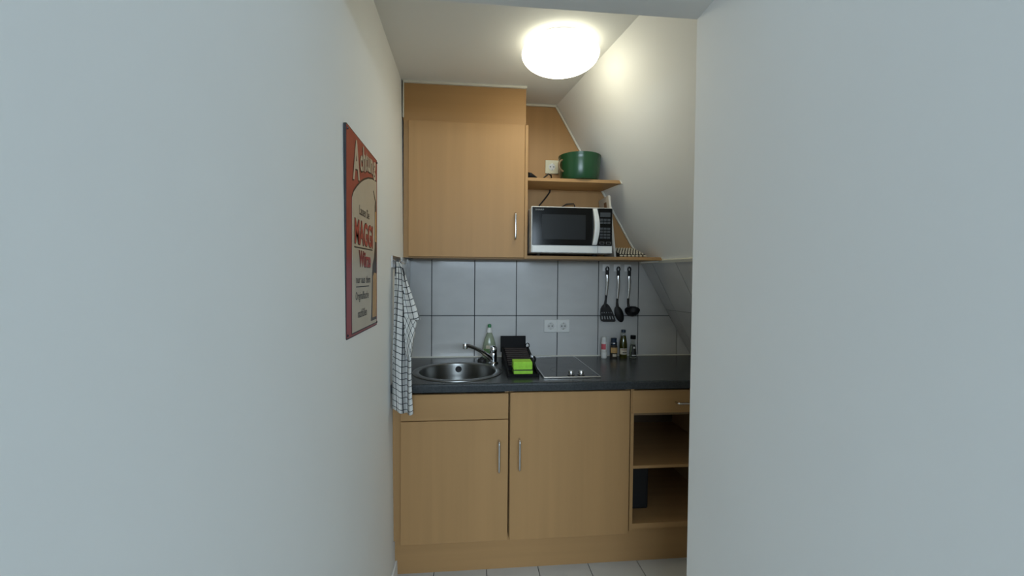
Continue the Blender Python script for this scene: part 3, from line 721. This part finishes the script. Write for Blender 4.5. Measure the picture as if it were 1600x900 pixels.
MB().lathe(c, [(.0175, .075), (.0190, .076), (.0190, .090), (.0150, .094), (.0165, .113), (.0150, .1145)], 28).build('mill_cap', 'navy', s2, smooth=True)
MB().lathe(c, [(.0194, .083), (.0196, .084), (.0196, .087), (.0194, .088)], 28, cap=False).build('band', 'steel', s2, smooth=True)
wrap_label(c, .0208, .030, .061, 200, 340).build('label', 'labelorange', s2)
wrap_label(c, .0209, .010, .024, 235, 300).build('label', 'labelcream', s2)
s3 = thing('oil_bottle', (.882, BY, CT), 'tall olive oil bottle with dark blue cap and cream label', 'bottle', 'condiments below the hanging tools')
c = (.882, BY, CT)
MB().lathe(c, [(.0200, 0), (.0215, .003), (.0215, .075), (.0200, .090), (.0165, .112), (.0135, .128)], 32).build('oil', 'olive', s3, smooth=True)
MB().lathe(c, [(.0218, 0.001), (.0219, .076), (.0203, .091), (.0168, .113), (.0128, .134), (.0115, .142), (.0115, .147)], 32, cap=False).build('glass', 'glass', s3, smooth=True)
MB().lathe(c, [(.0126, .146), (.0130, .147), (.0130, .160), (.0118, .162)], 28).build('cap', 'navy', s3, smooth=True)
wrap_label(c, .0222, .022, .056, 195, 345).build('label', 'labelcream', s3)
wrap_label(c, .0224, .029, .035, 240, 305).build('print', 'ink', s3)
wrap_label(c, .0224, .046, .050, 225, 315).build('print', 'brownink', s3)
s4 = thing('vinegar_bottle', (.940, BY, CT), 'small conical bottle with black cap, rightmost of the condiments', 'bottle', 'condiments below the hanging tools')
c = (.940, BY, CT)
MB().lathe(c, [(.0185, 0.0005), (.0200, .003), (.0195, .030), (.0155, .060), (.0125, .082), (.0115, .095), (.0115, .108)], 32, cap=False).build('glass', 'glass', s4, smooth=True)
MB().lathe(c, [(.0175, .003), (.0182, .006), (.0178, .030), (.0140, .060), (.0118, .076), (.0, .077)], 28, cap=False).build('vinegar', 'soap', s4, smooth=True)
MB().lathe(c, [(.0148, .108), (.0155, .109), (.0155, .127), (.0140, .129)], 28).build('cap', 'black', s4, smooth=True)
wrap_label(c, .0202, .006, .034, 215, 325, rtop=.0196).build('label', 'labeldark', s4)
wrap_label(c, .0196, .034, .075, 225, 315, rtop=.0142).build('label', 'labeldark', s4)
wrap_label(c, .0205, .014, .019, 235, 305).build('print', 'white', s4)
wrap_label(c, .0180, .055, .065, 255, 290, rtop=.0168).build('print', 'white', s4)

# ------------------------------------------------------------------ hook rail and tea towel on the left wall
rx = XL(.06)
hr = thing('hook_rail', (rx, 1.99, .06), 'grey metal hook rail on the left wall holding the tea towel', 'hook rail')
bx(rx, rx+.006, 1.885, 2.095, .038, .090).build('rail', 'satin', hr, bevel=.001, seg=1)
for y_ in (1.905, 2.06):
    MB().tube([(rx+.005, y_, .072), (rx+.018, y_, .062), (rx+.030, y_, .058), (rx+.040, y_, .066), (rx+.044, y_, .080)], .0035, 8).build('hook', 'chrome', hr, smooth=True)
tt = thing('tea_towel', (-.29, 1.905, -.56), 'white tea towel with thin black check hanging on the left wall', 'towel')
def interp(z, tab):
    for (z0, a), (z1, b) in zip(tab, tab[1:]):
        if z <= z0 and z >= z1: return a + (b-a)*(z0-z)/(z0-z1)
    return tab[-1][1]
LT = [(.066, -.318), (.03, -.322), (-.17, -.3285), (-.35, -.3345), (-.57, -.3360)]
RT = [(.066, -.305), (.03, -.288), (-.03, -.278), (-.13, -.262), (-.20, -.256), (-.30, -.2500), (-.40, -.2500), (-.50, -.246), (-.57, -.241)]
def cloth(nz, ns, zt, fn, name, parent, uvf, thick=.003):
    mb = MB(); uv = []
    for k_ in range(nz+1):
        for i in range(ns+1):
            mb.v.append(fn(i/ns, k_/nz)); uv.append(uvf(i/ns, k_/nz))
    for k_ in range(nz):
        for i in range(ns):
            a = k_*(ns+1)+i; mb.f.append((a, a+1, a+ns+2, a+ns+1))
    o = mb.build(name, 'towel', parent, smooth=True, uv=uv)
    sm = o.modifiers.new('thickness', 'SOLIDIFY'); sm.thickness = thick; sm.offset = 0
    return o
def ty(z): return 1.888 - .085*min(1, max(0, (.066-z)/.45))
def f_main(s, t):
    z = .066 - t*.630
    zb = z + (0.012*math.sin(s*5+1) * t)
    l, r = interp(z, LT), interp(z, RT)
    fold = .020*math.sin(s*9.5 + 1.2*t + .4) * min(1, .25+t*1.6) + .008*math.sin(s*17+3*t)
    y = ty(z)
    return ((l + (r-l)*s)*y/1.9, y + fold, zb)
cloth(48, 40, 0, f_main, 'cloth', tt, lambda s, t: (s*(.060+.040*t) + .010*math.sin(3*t), t*.64))
def f_back(s, t):
    z = .060 - t*.490
    l, r = interp(z, LT), interp(z, RT)
    y = ty(z) + .030
    return ((l + .001 + (r-l-.008)*s)*y/1.9, y + .004*math.sin(s*8+t), z)
cloth(30, 24, 0, f_back, 'back_layer', tt, lambda s, t: (s*.11+.013, t*.61+.01))
def f_flap(s, t):
    z = .036 - t*(.205+.008*s)
    l = -.292 + .010*t; r = -.289 + .0755*t**1.05
    y = ty(z) - .044 + .012*math.sin(s*5+.6)
    return ((l + (r-l)*s)*y/1.9, y, z - .004*math.sin(s*3.1))
cloth(26, 18, 0, f_flap, 'folded_corner', tt, lambda s, t: (s*t*.085*.97 - t*.05, t*.20+s*t*.02))
def f_drop(s, t):
    z = -.165 - t*.165
    r = -.222 - .030*t**.8; l = -.285 + .010*t
    y = ty(z) - .026 + .010*math.sin(s*6+t)
    return ((l + (r-l)*s)*y/1.9, y, z)
cloth(18, 16, 0, f_drop, 'fold_underside', tt, lambda s, t: (s*.08+t*.09, t*.12 - s*.07))

# ------------------------------------------------------------------ enamel sign on the left wall
SXO = -.3315      # front face of the sign plate
sg = thing('enamel_sign', (-.335, 1.39, -.175), 'red and cream enamel advertising sign hanging on the left wall', 'sign')
def plate(pts, x0, x1, name, mat, parent, **kw):
    return MB().prism([(x0, y, z) for y, z in pts], [(x1, y, z) for y, z in pts]).build(name, mat, parent, **kw)
def rrect(y0, y1, z0, z1, r, n=5):
    out = []
    for cy_, cz_, a0 in ((y1-r, z1-r, 0), (y0+r, z1-r, 90), (y0+r, z0+r, 180), (y1-r, z0+r, 270)):
        for i in range(n+1):
            a = math.radians(a0+90*i/n); out.append((cy_+r*math.cos(a), cz_+r*math.sin(a)))
    return out
pb = plate(rrect(1.196, 1.583, -.175, .412, .006), -.3385, SXO-.0004, 'backing_plate', 'signedge', sg)
pf = plate(rrect(1.200, 1.5815, -.172, .4095, .006), SXO-.002, SXO, 'red_field', 'red', sg)
L1, L2, L3, L4 = SXO+.0004, SXO+.0008, SXO+.0012, SXO+.0016
arch = [(1.253, .222), (1.270, .240), (1.304, .261), (1.335, .277), (1.364, .290), (1.40, .303), (1.447, .317), (1.50, .327), (1.568, .333)]
pan = [(1.253, -.163), (1.568, -.163)] + arch[::-1]
out_ = [(1.249, -.167), (1.571, -.167)] + [(y-.001, z+.0055) for y, z in arch[::-1]]
plate(out_, SXO-.001, L1, 'panel_outline', 'ink', sg)
plate(pan, SXO-.001, L2, 'cream_panel', 'cream', sg)
def word(txt, y0, y1, z0, z1, mat, lvl, fat=0, name='lettering', sl=0):
    return text_part(txt, lambda s, t: (lvl, y0+(y1-y0)*s, z0+(z1-z0)*t+sl*s), name, mat, sg, fat)
for ch, y0, y1, z0, z1, sl in (('A', 1.262, 1.338, .275, .390, .012), ('c', 1.343, 1.372, .318, .366, .004), ('h', 1.377, 1.410, .326, .402, .004),
                               ('t', 1.413, 1.434, .335, .398, .002), ('u', 1.439, 1.472, .340, .388, .002), ('n', 1.478, 1.512, .345, .392, .001), ('g', 1.518, 1.556, .331, .395, .001)):
    word(ch, y0-.005, y1-.002, z0-.005, z1-.004, 'ink', L1, .03, 'letter_shadow', sl)
    word(ch, y0, y1, z0, z1, 'cream', L2, .03, 'lettering', sl)
word('Lassen Sie', 1.330, 1.458, .185, .214, 'ink', L3, .01)
word('MAGGI', 1.274, 1.508, .092, .170, 'ink', L3, .045, 'letter_shadow')
word('MAGGI', 1.279, 1.509, .095, .168, 'redl', L4, .03)
plate([(1.273, .082), (1.506, .086), (1.506, .090), (1.273, .086)], L1, L3, 'underline', 'ink', sg)
word('Würze', 1.324, 1.477, .026, .078, 'ink', L3, .04, 'letter_shadow')
word('Würze', 1.328, 1.478, .028, .078, 'redl', L4, .025)
word('nur aus dem', 1.294, 1.474, -.022, .001, 'ink', L3, .012)
plate([(1.294, -.034), (1.455, -.034), (1.455, -.031), (1.294, -.031)], L1, L3, 'underline', 'ink', sg)
word('Originalflasche', 1.288, 1.450, -.079, -.047, 'ink', L3, .008)
word('nachfüllen', 1.314, 1.424, -.126, -.100, 'ink', L3, .008)
bott = [(1.482, -.152), (1.569, -.152), (1.569, .16), (1.560, .262), (1.548, .268), (1.540, .240), (1.541, .17), (1.540, .10), (1.530, .066), (1.508, .040), (1.500, .01), (1.494, -.08)]
plate(bott, L1, L3, 'bottle_print', 'bottle_brown', sg)
plate([(1.516, .290), (1.521, .294), (1.556, .264), (1.550, .256)], L1, L3, 'bottle_print', 'bottle_brown', sg)
plate([(1.506, -.142), (1.568, -.142), (1.568, .010), (1.530, .012), (1.514, .0)], L2, L4, 'label_print', 'amber', sg)
plate([(1.543, .12), (1.566, .12), (1.562, .225), (1.543, .225)], L2, L4, 'label_print', 'amber', sg)
for y_, z_ in ((1.208, .400), (1.575, .402), (1.208, -.164), (1.575, -.164)):
    MB().lathe((SXO, y_, z_), [(.0040, 0), (.0035, .002), (.001, .003)], 12, axis='x').build('screw', 'signedge', sg, smooth=True)

# ------------------------------------------------------------------ ceiling lamp
lx, ly = .374, 1.80
lp = thing('ceiling_lamp', (lx, ly, CEIL), 'lit round opal glass ceiling lamp', 'lamp')
MB().lathe((lx, ly, CEIL), [(.119, 0), (.121, -.002), (.121, -.009), (.116, -.010)], 48).build('base_ring', 'satin', lp, smooth=True)
dm_ = [(.112, -.008), (.134, -.0115), (.150, -.020), (.158, -.031)] + [(0.163*math.cos(a), -.044-.072*math.sin(a)) for a in [math.pi/2*i/14 for i in range(14)]] + [(.004, -.117)]
MB().lathe((lx, ly, CEIL), dm_, 64, cap=False).build('shade', 'lamp', lp, smooth=True)
